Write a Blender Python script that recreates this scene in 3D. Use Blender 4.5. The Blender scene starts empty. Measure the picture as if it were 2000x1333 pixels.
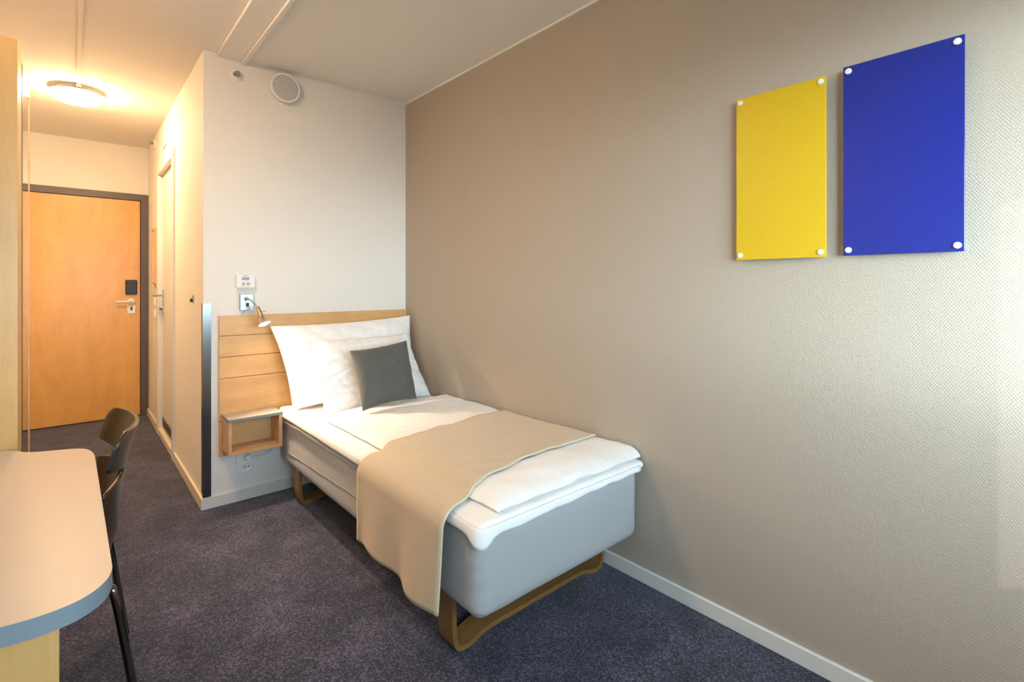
import bpy, bmesh, math, random
from mathutils import Vector, Matrix, noise

random.seed(7)
scene = bpy.context.scene
COL = scene.collection

# ------------------------------------------------------------------ camera
FPX, CX, HORIZON, CAM_H = 975.0, 1000.0, 556.0, 1.22
YAW = math.atan2(857, 975)                      # camera looks this far to the right of +Y
cam_data = bpy.data.cameras.new('camera')
cam_data.sensor_width = 36.0
cam_data.lens = FPX / 2000.0 * 36.0
cam_data.shift_y = -(666.5 - HORIZON) / 2000.0
cam_data.clip_start = 0.02
cam = bpy.data.objects.new('camera', cam_data)
cam.location = (0, 0, CAM_H)
cam.rotation_euler = (math.pi / 2, 0, -YAW)
COL.objects.link(cam)
scene.camera = cam

# ------------------------------------------------------------------ sky, sun, exposure
SKY_STRENGTH = 1.95
SKY_TINT = (0.73, 0.97, 1.11, 1)
HAZE = 0.3
HAZE_COLOUR = (1.6, 1.76, 1.9, 1)
SUN_STRENGTH = 0.42
LAMP_RADIANCE = 86.0
ROOM_LAMP_RADIANCE = 52.0
READING_WATTS = 22.0
vs = scene.view_settings
vs.view_transform = 'Standard'
vs.look = 'None'
vs.gamma = 1.0
vs.use_curve_mapping = False
vs.exposure = 0.82

SUN_DIR = Vector((1.9, 1.0, -0.47)).normalized()
world = bpy.data.worlds.new('sky')
scene.world = world
world.use_nodes = True
wnt = world.node_tree
wbg = wnt.nodes['Background']
sky = wnt.nodes.new('ShaderNodeTexSky')
sky.sky_type = 'NISHITA'
sky.sun_disc = False
sky.sun_elevation = math.asin(-SUN_DIR.z)
sky.sun_rotation = math.atan2(-SUN_DIR.x, -SUN_DIR.y)
sky.dust_density = 0.2
sky.ozone_density = 1.0
whsv = wnt.nodes.new('ShaderNodeHueSaturation')         # thin high haze: paler than the clear sky
whsv.inputs['Saturation'].default_value = 0.12
wnt.links.new(sky.outputs['Color'], whsv.inputs['Color'])
whaze = wnt.nodes.new('ShaderNodeMix')
whaze.data_type = 'RGBA'
whaze.inputs['Factor'].default_value = HAZE
whaze.inputs['B'].default_value = HAZE_COLOUR
wnt.links.new(whsv.outputs['Color'], whaze.inputs['A'])
wtint = wnt.nodes.new('ShaderNodeMix')
wtint.data_type = 'RGBA'
wtint.blend_type = 'MULTIPLY'
wtint.inputs['Factor'].default_value = 1.0
wtint.inputs['B'].default_value = SKY_TINT
wnt.links.new(whaze.outputs['Result'], wtint.inputs['A'])
wnt.links.new(wtint.outputs['Result'], wbg.inputs['Color'])
wbg.inputs['Strength'].default_value = SKY_STRENGTH

sun_data = bpy.data.lights.new('sun', 'SUN')
sun_data.energy = SUN_STRENGTH
sun_data.angle = math.radians(0.25)
sun_data.color = (1.0, 0.97, 0.92)
sun = bpy.data.objects.new('sun', sun_data)
sun.rotation_euler = SUN_DIR.to_track_quat('-Z', 'Y').to_euler()
sun.location = (-6, -6, 6)
COL.objects.link(sun)

# room numbers (metres; camera at x=0, y=0)
YH = 3.136      # face of the headboard wall
XR = 1.758      # face of the right wall
XC = 0.53       # face of the corridor wall
ZC = 2.493      # ceiling
YD = 5.77       # entrance wall
XL = -0.76      # left wall
YW = -0.75      # window wall

# window portal: only guides sampling of the sky through the opening
WX0, WX1, WZ0, WZ1 = -0.307, 1.66, 0.86, 1.93
pd = bpy.data.lights.new('window_portal', 'AREA')
pd.shape = 'RECTANGLE'
pd.size = WX1 - WX0
pd.size_y = WZ1 - WZ0
pd.cycles.is_portal = True
po = bpy.data.objects.new('window_portal', pd)
po.location = ((WX0 + WX1) / 2, YW - 0.14, (WZ0 + WZ1) / 2)
po.rotation_euler = (math.radians(90), 0, math.radians(0))
po.rotation_euler = Vector((0, 1, 0)).to_track_quat('-Z', 'Z').to_euler()
COL.objects.link(po)


# ------------------------------------------------------------------ pixel helper (a direction; the depth comes from the plane)
_F = Vector((math.sin(YAW), math.cos(YAW), 0))
_R = Vector((math.cos(YAW), -math.sin(YAW), 0))


def px(u, v, axis, val):
    d = _F + _R * ((u - CX) / FPX) + Vector((0, 0, (HORIZON - v) / FPX))
    c = Vector((0, 0, CAM_H))
    return c + d * ((val - c[axis]) / d[axis])


# ------------------------------------------------------------------ materials
def srgb(r, g, b):
    f = lambda c: (c / 255 / 12.92) if c / 255 <= 0.04045 else ((c / 255 + 0.055) / 1.055) ** 2.4
    return (f(r), f(g), f(b), 1)


def new_mat(name):
    m = bpy.data.materials.new(name)
    m.use_nodes = True
    nt = m.node_tree
    return m, nt, nt.nodes['Principled BSDF']


def plain(name, col, rough=0.6, metal=0.0, coat=0.0, emit=None, emit_s=0.0, vary=0.04, spec=0.5, bump=0.0, bscale=200):
    m, nt, b = new_mat(name)
    b.inputs['Roughness'].default_value = rough
    b.inputs['Metallic'].default_value = metal
    b.inputs['Coat Weight'].default_value = coat
    b.inputs['Specular IOR Level'].default_value = spec
    tc = nt.nodes.new('ShaderNodeTexCoord')
    n = nt.nodes.new('ShaderNodeTexNoise')
    n.inputs['Scale'].default_value = 6
    n.inputs['Detail'].default_value = 4
    nt.links.new(tc.outputs['Object'], n.inputs['Vector'])
    mx = nt.nodes.new('ShaderNodeMix')
    mx.data_type = 'RGBA'
    lo = tuple(c * (1 - vary) for c in col[:3]) + (1,)
    hi = tuple(min(1, c * (1 + vary)) for c in col[:3]) + (1,)
    mx.inputs['A'].default_value = lo
    mx.inputs['B'].default_value = hi
    nt.links.new(n.outputs['Fac'], mx.inputs['Factor'])
    nt.links.new(mx.outputs['Result'], b.inputs['Base Color'])
    if bump:
        n2 = nt.nodes.new('ShaderNodeTexNoise')
        n2.inputs['Scale'].default_value = bscale
        n2.inputs['Detail'].default_value = 2
        nt.links.new(tc.outputs['Object'], n2.inputs['Vector'])
        bp = nt.nodes.new('ShaderNodeBump')
        bp.inputs['Strength'].default_value = bump
        bp.inputs['Distance'].default_value = 0.002
        nt.links.new(n2.outputs['Fac'], bp.inputs['Height'])
        nt.links.new(bp.outputs['Normal'], b.inputs['Normal'])
    if emit:
        b.inputs['Emission Color'].default_value = emit
        b.inputs['Emission Strength'].default_value = emit_s
    return m


def wood(name, c1, c2, stretch=(1, 1, 0.12), scale=9, rough=0.38, coat=0.15):
    m, nt, b = new_mat(name)
    b.inputs['Roughness'].default_value = rough
    b.inputs['Coat Weight'].default_value = coat
    b.inputs['Coat Roughness'].default_value = 0.25
    tc = nt.nodes.new('ShaderNodeTexCoord')
    mp = nt.nodes.new('ShaderNodeMapping')
    mp.inputs['Scale'].default_value = stretch
    nt.links.new(tc.outputs['Object'], mp.inputs['Vector'])
    n = nt.nodes.new('ShaderNodeTexNoise')
    n.inputs['Scale'].default_value = scale
    n.inputs['Detail'].default_value = 8
    n.inputs['Roughness'].default_value = 0.62
    n.inputs['Distortion'].default_value = 0.6
    nt.links.new(mp.outputs['Vector'], n.inputs['Vector'])
    n2 = nt.nodes.new('ShaderNodeTexNoise')
    n2.inputs['Scale'].default_value = scale * 12
    n2.inputs['Detail'].default_value = 3
    nt.links.new(mp.outputs['Vector'], n2.inputs['Vector'])
    n3 = nt.nodes.new('ShaderNodeTexNoise')          # cross flame of birch veneer
    n3.inputs['Scale'].default_value = 7
    n3.inputs['Detail'].default_value = 3
    nt.links.new(tc.outputs['Object'], n3.inputs['Vector'])
    a1 = nt.nodes.new('ShaderNodeMath'); a1.operation = 'MULTIPLY_ADD'
    a1.inputs[1].default_value = 0.35
    nt.links.new(n2.outputs['Fac'], a1.inputs[0])
    nt.links.new(n.outputs['Fac'], a1.inputs[2])
    a2 = nt.nodes.new('ShaderNodeMath'); a2.operation = 'MULTIPLY_ADD'
    a2.inputs[1].default_value = 0.45
    nt.links.new(n3.outputs['Fac'], a2.inputs[0])
    nt.links.new(a1.outputs[0], a2.inputs[2])
    mr = nt.nodes.new('ShaderNodeMapRange')
    mr.inputs['From Min'].default_value = 0.6
    mr.inputs['From Max'].default_value = 1.2
    nt.links.new(a2.outputs[0], mr.inputs['Value'])
    mx = nt.nodes.new('ShaderNodeMix'); mx.data_type = 'RGBA'
    mx.inputs['A'].default_value = c1
    mx.inputs['B'].default_value = c2
    nt.links.new(mr.outputs['Result'], mx.inputs['Factor'])
    nt.links.new(mx.outputs['Result'], b.inputs['Base Color'])
    return m


def woven_wall(name, col):
    """Embossed wallpaper: fine vertical ribs crossed by a diagonal weave."""
    m, nt, b = new_mat(name)
    b.inputs['Roughness'].default_value = 0.62
    b.inputs['Specular IOR Level'].default_value = 0.35
    tc = nt.nodes.new('ShaderNodeTexCoord')
    sep = nt.nodes.new('ShaderNodeSeparateXYZ')
    nt.links.new(tc.outputs['Object'], sep.inputs['Vector'])

    def sine(src, freq, phase=None):
        mu = nt.nodes.new('ShaderNodeMath'); mu.operation = 'MULTIPLY'
        mu.inputs[1].default_value = freq
        nt.links.new(src, mu.inputs[0])
        s = nt.nodes.new('ShaderNodeMath'); s.operation = 'SINE'
        if phase is not None:
            ad = nt.nodes.new('ShaderNodeMath'); ad.operation = 'ADD'
            nt.links.new(mu.outputs[0], ad.inputs[0])
            nt.links.new(phase, ad.inputs[1])
            nt.links.new(ad.outputs[0], s.inputs[0])
        else:
            nt.links.new(mu.outputs[0], s.inputs[0])
        return s.outputs[0]
    sy = sine(sep.outputs['Y'], 2 * math.pi / 0.0075)
    sz = sine(sep.outputs['Z'], 2 * math.pi / 0.0105)
    pr = nt.nodes.new('ShaderNodeMath'); pr.operation = 'MULTIPLY'
    nt.links.new(sy, pr.inputs[0]); nt.links.new(sz, pr.inputs[1])
    n = nt.nodes.new('ShaderNodeTexNoise')
    n.inputs['Scale'].default_value = 260
    n.inputs['Detail'].default_value = 2
    nt.links.new(tc.outputs['Object'], n.inputs['Vector'])
    ad = nt.nodes.new('ShaderNodeMath'); ad.operation = 'MULTIPLY_ADD'
    ad.inputs[1].default_value = 2.2
    nt.links.new(n.outputs['Fac'], ad.inputs[0]); nt.links.new(pr.outputs[0], ad.inputs[2])
    bp = nt.nodes.new('ShaderNodeBump')
    bp.inputs['Strength'].default_value = 0.4
    bp.inputs['Distance'].default_value = 0.0009
    nt.links.new(ad.outputs[0], bp.inputs['Height'])
    nt.links.new(bp.outputs['Normal'], b.inputs['Normal'])
    mx = nt.nodes.new('ShaderNodeMix'); mx.data_type = 'RGBA'
    mx.inputs['A'].default_value = tuple(c * 0.93 for c in col[:3]) + (1,)
    mx.inputs['B'].default_value = tuple(c * 1.05 for c in col[:3]) + (1,)
    nt.links.new(n.outputs['Fac'], mx.inputs['Factor'])
    nt.links.new(mx.outputs['Result'], b.inputs['Base Color'])
    return m


def carpet_mat(name):
    m, nt, b = new_mat(name)
    b.inputs['Roughness'].default_value = 0.95
    b.inputs['Specular IOR Level'].default_value = 0.1
    b.inputs['Sheen Weight'].default_value = 0.25
    b.inputs['Sheen Roughness'].default_value = 0.5
    tc = nt.nodes.new('ShaderNodeTexCoord')
    n = nt.nodes.new('ShaderNodeTexNoise')
    n.inputs['Scale'].default_value = 165
    n.inputs['Detail'].default_value = 3
    n.inputs['Roughness'].default_value = 0.75
    nt.links.new(tc.outputs['Object'], n.inputs['Vector'])
    n2 = nt.nodes.new('ShaderNodeTexNoise')
    n2.inputs['Scale'].default_value = 7
    n2.inputs['Detail'].default_value = 5
    nt.links.new(tc.outputs['Object'], n2.inputs['Vector'])
    ad = nt.nodes.new('ShaderNodeMath'); ad.operation = 'MULTIPLY_ADD'
    ad.inputs[1].default_value = 0.22
    nt.links.new(n2.outputs['Fac'], ad.inputs[0]); nt.links.new(n.outputs['Fac'], ad.inputs[2])
    cr = nt.nodes.new('ShaderNodeValToRGB')
    e = cr.color_ramp.elements
    e[0].position = 0.50; e[0].color = srgb(22, 23, 36)
    e[1].position = 0.74; e[1].color = srgb(106, 101, 124)
    md = cr.color_ramp.elements.new(0.61); md.color = srgb(45, 46, 65)
    nt.links.new(ad.outputs[0], cr.inputs['Fac'])
    nt.links.new(cr.outputs['Color'], b.inputs['Base Color'])
    bp = nt.nodes.new('ShaderNodeBump')
    bp.inputs['Strength'].default_value = 0.7
    bp.inputs['Distance'].default_value = 0.004
    nt.links.new(n.outputs['Fac'], bp.inputs['Height'])
    nt.links.new(bp.outputs['Normal'], b.inputs['Normal'])
    return m


def fabric(name, col, scale=900, bump=0.25, rough=0.85, vary=0.08, sheen=0.15, dist=0.0012):
    m, nt, b = new_mat(name)
    b.inputs['Roughness'].default_value = rough
    b.inputs['Specular IOR Level'].default_value = 0.25
    b.inputs['Sheen Weight'].default_value = sheen
    tc = nt.nodes.new('ShaderNodeTexCoord')
    n = nt.nodes.new('ShaderNodeTexNoise')
    n.inputs['Scale'].default_value = scale
    n.inputs['Detail'].default_value = 2
    nt.links.new(tc.outputs['Object'], n.inputs['Vector'])
    mx = nt.nodes.new('ShaderNodeMix'); mx.data_type = 'RGBA'
    mx.inputs['A'].default_value = tuple(c * (1 - vary) for c in col[:3]) + (1,)
    mx.inputs['B'].default_value = tuple(min(1, c * (1 + vary)) for c in col[:3]) + (1,)
    nt.links.new(n.outputs['Fac'], mx.inputs['Factor'])
    nt.links.new(mx.outputs['Result'], b.inputs['Base Color'])
    bp = nt.nodes.new('ShaderNodeBump')
    bp.inputs['Strength'].default_value = bump
    bp.inputs['Distance'].default_value = dist
    nt.links.new(n.outputs['Fac'], bp.inputs['Height'])
    nt.links.new(bp.outputs['Normal'], b.inputs['Normal'])
    return m


M = {}
M['white_wall'] = plain('white_wall', srgb(236, 232, 226), 0.75, vary=0.01, bump=0.08, bscale=160)
M['ceiling'] = plain('ceiling_paint', srgb(238, 234, 228), 0.85, vary=0.01)
M['right_wall'] = woven_wall('greige_wallpaper', srgb(181, 168, 152))
M['carpet'] = carpet_mat('blue_grey_carpet')
M['white_trim'] = plain('white_trim', srgb(226, 224, 218), 0.45, vary=0.01)
M['cream_trim'] = plain('cream_trim', srgb(226, 216, 198), 0.4, vary=0.02)
M['door_wood'] = wood('birch_door', srgb(212, 156, 80), srgb(234, 182, 102), (1, 1, 0.25), 5, 0.35)
M['birch'] = wood('birch', srgb(206, 152, 90), srgb(232, 188, 128), (0.15, 1, 1), 10, 0.4)
M['birch_v'] = wood('birch_upright', srgb(208, 158, 92), srgb(230, 186, 122), (1, 1, 0.12), 10, 0.35)
M['shelf_wood'] = wood('beech_shelf', srgb(206, 150, 104), srgb(226, 178, 132), (0.15, 1, 1), 12, 0.4)
M['leg_wood'] = wood('oak_bentwood', srgb(120, 84, 44), srgb(158, 118, 66), (0.15, 1, 1), 14, 0.4)
M['frame_grey'] = plain('dark_frame', srgb(92, 84, 82), 0.45)
M['steel'] = plain('brushed_steel', srgb(172, 176, 178), 0.3, 1.0)
M['guard_steel'] = plain('polished_guard', srgb(120, 124, 128), 0.2, 1.0)
M['chrome'] = plain('chrome', srgb(225, 225, 225), 0.08, 1.0, vary=0.0)
M['dark_chrome'] = plain('dark_chrome', srgb(120, 120, 122), 0.12, 1.0, vary=0.0)
M['black'] = plain('black_plastic', srgb(26, 25, 26), 0.35)
M['hole'] = plain('dark_hole', srgb(52, 46, 40), 0.8)
M['white_plastic'] = plain('white_plastic', srgb(236, 235, 230), 0.35, vary=0.0)
M['nickel'] = plain('satin_nickel', srgb(205, 190, 165), 0.25, 1.0)
M['mattress'] = fabric('grey_sheet', srgb(176, 177, 178), 1100, 0.15, vary=0.03)
M['linen'] = fabric('white_cotton', srgb(244, 242, 240), 700, 0.06, vary=0.01)
M['blanket'] = fabric('beige_throw', srgb(204, 182, 150), 420, 0.55, vary=0.12, sheen=0.3, dist=0.002)
M['blanket_hem'] = fabric('beige_hem', srgb(222, 205, 172), 500, 0.3, vary=0.06)
M['cushion'] = fabric('charcoal_weave', srgb(92, 94, 92), 650, 0.4, vary=0.22, dist=0.0015)
M['desk_top'] = plain('desk_laminate', srgb(178, 165, 154), 0.36, vary=0.015, coat=0.0)
M['grey_edge'] = plain('grey_edge', srgb(126, 138, 148), 0.42, vary=0.01)
M['chair_wood'] = wood('walnut_ply', srgb(48, 31, 17), srgb(66, 44, 25), (1, 1, 0.15), 12, 0.3, 0.3)
M['mirror'] = plain('mirror_glass', srgb(225, 228, 222), 0.02, 1.0, vary=0.0)
M['yellow'] = plain('yellow_acrylic', (0.68, 0.44, 0.012, 1), 0.22, coat=0.25, vary=0.0, spec=0.4)
M['blue'] = plain('blue_acrylic', (0.010, 0.022, 0.25, 1), 0.20, coat=0.3, vary=0.0, spec=0.4)
M['display'] = plain('purple_display', srgb(150, 120, 150), 0.2)
M['button_red'] = plain('pinkish_button', srgb(200, 160, 165), 0.4)
M['button_green'] = plain('grey_green_button', srgb(150, 170, 160), 0.4)
M['opal'] = plain('opal_glass', srgb(250, 245, 235), 0.4, emit=(1.0, 0.66, 0.35, 1), emit_s=LAMP_RADIANCE)
M['opal_room'] = plain('opal_glass_dimmer', srgb(250, 245, 235), 0.4, emit=(1.0, 0.71, 0.46, 1), emit_s=ROOM_LAMP_RADIANCE)
M['bulb'] = plain('lit_bulb', srgb(255, 245, 225), 0.4, emit=(1.0, 0.72, 0.42, 1), emit_s=60)
M['asphalt'] = plain('outside_ground', srgb(110, 112, 108), 0.9)
M['crease'] = plain('seam_thread', srgb(150, 148, 146), 0.9)

_gl, _nt, _b = new_mat('clear_pane')
_nt.nodes.remove(_b)
_out = _nt.nodes['Material Output']
_tr = _nt.nodes.new('ShaderNodeBsdfTransparent')
_gs = _nt.nodes.new('ShaderNodeBsdfGlossy'); _gs.inputs['Roughness'].default_value = 0.02
_mx = _nt.nodes.new('ShaderNodeMixShader'); _mx.inputs[0].default_value = 0.06
_nt.links.new(_tr.outputs[0], _mx.inputs[1]); _nt.links.new(_gs.outputs[0], _mx.inputs[2])
_nt.links.new(_mx.outputs[0], _out.inputs['Surface'])
M['pane'] = _gl


# ------------------------------------------------------------------ builders (all coordinates are world metres)
def origin_of(o):
    v = Vector((0, 0, 0))
    while o:
        v += o.location
        o = o.parent
    return v


def obj(name, bm, mat, parent=None, smooth=False, base=None):
    """One mesh object out of a bmesh in world coordinates."""
    me = bpy.data.meshes.new(name)
    if parent is not None:
        off = origin_of(parent)
    elif base is not None:
        off = Vector(base)
    else:
        xs = [v.co for v in bm.verts]
        off = Vector(((min(c.x for c in xs) + max(c.x for c in xs)) / 2,
                      (min(c.y for c in xs) + max(c.y for c in xs)) / 2,
                      min(c.z for c in xs)))
    bmesh.ops.recalc_face_normals(bm, faces=bm.faces[:])
    for v in bm.verts:
        v.co -= off
    bm.to_mesh(me)
    bm.free()
    mats = mat if isinstance(mat, (list, tuple)) else [mat]
    for mm in mats:
        me.materials.append(M[mm])
    if smooth:
        for p in me.polygons:
            p.use_smooth = True
    o = bpy.data.objects.new(name, me)
    COL.objects.link(o)
    if parent is not None:
        o.parent = parent
    else:
        o.location = off
    return o


def thing(name, label, cat, loc, group=None):
    o = bpy.data.objects.new(name, None)
    o.empty_display_size = 0.05
    o.location = loc
    COL.objects.link(o)
    o['label'] = label
    o['category'] = cat
    if group:
        o['group'] = group
    return o


def tag(o, label, cat, group=None):
    o['label'] = label
    o['category'] = cat
    if group:
        o['group'] = group
    return o


def struct(o, label=None):
    o['kind'] = 'structure'
    if label:
        o['label'] = label
    return o


def b_box(bm, x0, x1, y0, y1, z0, z1, bevel=0.0, seg=2):
    vs_ = [bm.verts.new((x, y, z)) for z in (z0, z1) for y in (y0, y1) for x in (x0, x1)]
    fs = [(0, 1, 3, 2), (4, 6, 7, 5), (0, 4, 5, 1), (2, 3, 7, 6), (0, 2, 6, 4), (1, 5, 7, 3)]
    faces = [bm.faces.new([vs_[i] for i in f]) for f in fs]
    if bevel:
        es = list({e for f in faces for e in f.edges})
        bmesh.ops.bevel(bm, geom=es, offset=bevel, segments=seg, affect='EDGES', profile=0.5)
    return bm


def box(name, x0, x1, y0, y1, z0, z1, mat, parent=None, bevel=0.0, seg=2):
    bm = bmesh.new()
    b_box(bm, x0, x1, y0, y1, z0, z1, bevel, seg)
    return obj(name, bm, mat, parent, smooth=False)


def b_prism(bm, pts, z0, z1):
    lo = [bm.verts.new((x, y, z0)) for x, y in pts]
    hi = [bm.verts.new((x, y, z1)) for x, y in pts]
    n = len(pts)
    bm.faces.new(lo[::-1])
    bm.faces.new(hi)
    for i in range(n):
        bm.faces.new((lo[i], lo[(i + 1) % n], hi[(i + 1) % n], hi[i]))
    return bm


def b_lathe(bm, prof, centre, axis, n=32, cap=True):
    """prof: (radius, along-axis) pairs."""
    ax = Vector(axis).normalized()
    q = Vector((0, 0, 1)).rotation_difference(ax)
    c = Vector(centre)
    rings = []
    for r, h in prof:
        if r < 1e-6:
            rings.append([bm.verts.new(c + q @ Vector((0, 0, h)))])
        else:
            rings.append([bm.verts.new(c + q @ Vector((r * math.cos(2 * math.pi * i / n), r * math.sin(2 * math.pi * i / n), h))) for i in range(n)])
    for a, b in zip(rings, rings[1:]):
        for i in range(n):
            j = (i + 1) % n
            if len(a) == 1 and len(b) == 1:
                continue
            if len(a) == 1:
                bm.faces.new((a[0], b[i], b[j]))
            elif len(b) == 1:
                bm.faces.new((a[i], a[j], b[0]))
            else:
                bm.faces.new((a[i], a[j], b[j], b[i]))
    if cap:
        for rg, fl in ((rings[0], True), (rings[-1], False)):
            if len(rg) > 1:
                bm.faces.new(rg[::-1] if fl else rg)
    return bm


def lathe(name, prof, centre, axis, mat, parent=None, n=32, cap=True):
    bm = bmesh.new()
    b_lathe(bm, prof, centre, axis, n, cap)
    o = obj(name, bm, mat, parent, smooth=True)
    auto_sharp(o)
    return o


def auto_sharp(o, deg=40):
    me = o.data
    bm = bmesh.new()
    bm.from_mesh(me)
    for e in bm.edges:
        if len(e.link_faces) == 2 and e.calc_face_angle(0) > math.radians(deg):
            e.smooth = False
    bm.to_mesh(me)
    bm.free()


def smooth_path(pts, n=8):
    pts = [Vector(p) for p in pts]
    out = []
    for i in range(len(pts) - 1):
        p0 = pts[max(i - 1, 0)]; p1 = pts[i]; p2 = pts[i + 1]; p3 = pts[min(i + 2, len(pts) - 1)]
        for k in range(n):
            t = k / n
            out.append(0.5 * ((2 * p1) + (-p0 + p2) * t + (2 * p0 - 5 * p1 + 4 * p2 - p3) * t * t + (-p0 + 3 * p1 - 3 * p2 + p3) * t ** 3))
    out.append(pts[-1])
    return out


def b_tube(bm, path, r, n=10):
    path = [Vector(p) for p in path]
    rings = []
    up = Vector((0.123, 0.31, 0.94)).normalized()
    for i, p in enumerate(path):
        t = (path[min(i + 1, len(path) - 1)] - path[max(i - 1, 0)]).normalized()
        a = (up - t * up.dot(t))
        if a.length < 1e-3:
            a = Vector((1, 0, 0)) - t * t.x
        a.normalize()
        up = a
        b = t.cross(a)
        rr = r[i] if isinstance(r, (list, tuple)) else r
        rings.append([bm.verts.new(p + (a * math.cos(2 * math.pi * k / n) + b * math.sin(2 * math.pi * k / n)) * rr) for k in range(n)])
    for A, B in zip(rings, rings[1:]):
        for k in range(n):
            j = (k + 1) % n
            bm.faces.new((A[k], A[j], B[j], B[k]))
    bm.faces.new(rings[0][::-1])
    bm.faces.new(rings[-1])
    return bm


def tube(name, path, r, mat, parent=None, n=10):
    bm = bmesh.new()
    b_tube(bm, path, r, n)
    return obj(name, bm, mat, parent, smooth=True)


def b_rbox(bm, x0, x1, y0, y1, z0, z1, r, step):
    """Rounded box whose surface is a fine grid, for soft things."""
    dims = (x1 - x0, y1 - y0, z1 - z0)
    n = [max(4, int(round(d / step))) for d in dims]
    # denser towards edges so the rounding holds
    def ticks(a, b, k):
        out = []
        rr = min(r, (b - a) / 2)
        m = 5
        for i in range(m):
            out.append(a + rr * (1 - math.cos(math.pi / 2 * i / m)))
        for i in range(k + 1):
            out.append(a + rr + (b - a - 2 * rr) * i / k)
        for i in range(m - 1, -1, -1):
            out.append(b - rr * (1 - math.cos(math.pi / 2 * i / m)))
        res = [out[0]]
        for t in out[1:]:
            if t - res[-1] > 1e-5:
                res.append(t)
        return res
    tx, ty, tz = ticks(x0, x1, n[0]), ticks(y0, y1, n[1]), ticks(z0, z1, n[2])
    rr = [min(r, d / 2) for d in dims]
    cache = {}

    def vert(i, j, k):
        key = (i, j, k)
        if key not in cache:
            p = Vector((tx[i], ty[j], tz[k]))
            q = Vector((min(max(p.x, x0 + r), x1 - r), min(max(p.y, y0 + r), y1 - r), min(max(p.z, z0 + min(r, rr[2])), z1 - min(r, rr[2]))))
            d = p - q
            if d.length > 1e-9:
                rz = rr[2] / r
                e = Vector((d.x / r, d.y / r, d.z / rr[2]))
                mx_ = max(abs(e.x), abs(e.y), abs(e.z))
                e = e / e.length * mx_
                p = q + Vector((e.x * r, e.y * r, e.z * rr[2]))
            cache[key] = bm.verts.new(p)
        return cache[key]
    X, Y, Z = len(tx) - 1, len(ty) - 1, len(tz) - 1
    for i in range(X):
        for j in range(Y):
            for k in (0, Z):
                bm.faces.new((vert(i, j, k), vert(i + 1, j, k), vert(i + 1, j + 1, k), vert(i, j + 1, k)))
    for i in range(X):
        for k in range(Z):
            for j in (0, Y):
                bm.faces.new((vert(i, j, k), vert(i + 1, j, k), vert(i + 1, j, k + 1), vert(i, j, k + 1)))
    for j in range(Y):
        for k in range(Z):
            for i in (0, X):
                bm.faces.new((vert(i, j, k), vert(i, j + 1, k), vert(i, j + 1, k + 1), vert(i, j, k + 1)))
    return bm


def fbm(x, y, z=0.0):
    return noise.noise((x, y, z)) + 0.5 * noise.noise((2.1 * x, 2.1 * y, z + 5)) + 0.25 * noise.noise((4.3 * x, 4.3 * y, z + 9))


# ================================================================== THE ROOM
struct(box('floor', XL - 0.1, XR + 0.1, YW - 0.3, YD + 0.1, -0.1, 0.0, 'carpet'))
struct(box('ceiling', XL - 0.1, XR + 0.1, YW - 0.3, YD + 0.1, ZC, ZC + 0.1, 'ceiling'))
struct(box('wall_right', XR, XR + 0.1, YW, YH + 0.12, 0, ZC, 'right_wall'))
struct(box('wall_left', XL - 0.1, XL, YW, YD, 0, ZC, 'white_wall'))
# headboard wall, mitred into the corridor wall at the outer corner
bm = bmesh.new()
b_prism(bm, [(XC, YH), (XR, YH), (XR, YH + 0.12), (XC + 0.12, YH + 0.12)], 0, ZC)
struct(obj('wall_headboard', bm, 'white_wall'))
BD0, BD1, BDT = 4.185, 4.985, 2.135          # bathroom door opening
bm = bmesh.new()
b_prism(bm, [(XC, YH), (XC + 0.12, YH + 0.12), (XC + 0.12, BD0), (XC, BD0)], 0, ZC)
b_box(bm, XC, XC + 0.12, BD1, YD, 0, ZC)
b_box(bm, XC, XC + 0.12, BD0, BD1, BDT, ZC)
struct(obj('wall_corridor', bm, 'white_wall'))
# entrance wall with its door opening
ED0, ED1, EDT = -0.47, 0.531, 2.056
bm = bmesh.new()
b_box(bm, XL, ED0, YD, YD + 0.1, 0, ZC)
b_box(bm, ED1, XC + 0.12, YD, YD + 0.1, 0, ZC)
b_box(bm, ED0, ED1, YD, YD + 0.1, EDT, ZC)
struct(obj('wall_entrance', bm, 'white_wall'))
# window wall behind the camera
bm = bmesh.new()
T = 0.15
b_box(bm, XL, WX0, YW - T, YW, 0, ZC)
b_box(bm, WX1, XR, YW - T, YW, 0, ZC)
b_box(bm, WX0, WX1, YW - T, YW, 0, WZ0)
b_box(bm, WX0, WX1, YW - T, YW, WZ1, ZC)
struct(obj('wall_window', bm, 'white_wall'))
w = bpy.data.objects.new('window_1', None)
w.location = ((WX0 + WX1) / 2, YW - T, WZ0)
COL.objects.link(w)
struct(w)
F0, F1 = YW - 0.12, YW - 0.08
bm = bmesh.new()
b_box(bm, WX0, WX1, F0, F1, WZ0, WZ0 + 0.03)
b_box(bm, WX0, WX1, F0, F1, WZ1 - 0.04, WZ1)
b_box(bm, WX0, WX0 + 0.04, F0, F1, WZ0 + 0.03, WZ1 - 0.04)
b_box(bm, WX1 - 0.04, WX1, F0, F1, WZ0 + 0.03, WZ1 - 0.04)
obj('window_frame', bm, 'white_trim', w)
box('mullion', -0.180, -0.154, F0, F1, WZ0 + 0.03, WZ1 - 0.04, 'white_trim', w)
box('mullion', WX0 + 1.0, WX0 + 1.04, F0, F1, WZ0 + 0.03, WZ1 - 0.04, 'white_trim', w)
box('stay_bar', WX0 + 0.04, -0.177, F0 + 0.01, F1 - 0.01, 0.928, 0.998, 'white_trim', w)
box('window_pane', WX0 + 0.04, WX1 - 0.04, F0 + 0.028, F0 + 0.034, WZ0 + 0.03, WZ1 - 0.04, 'pane', w)
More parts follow.
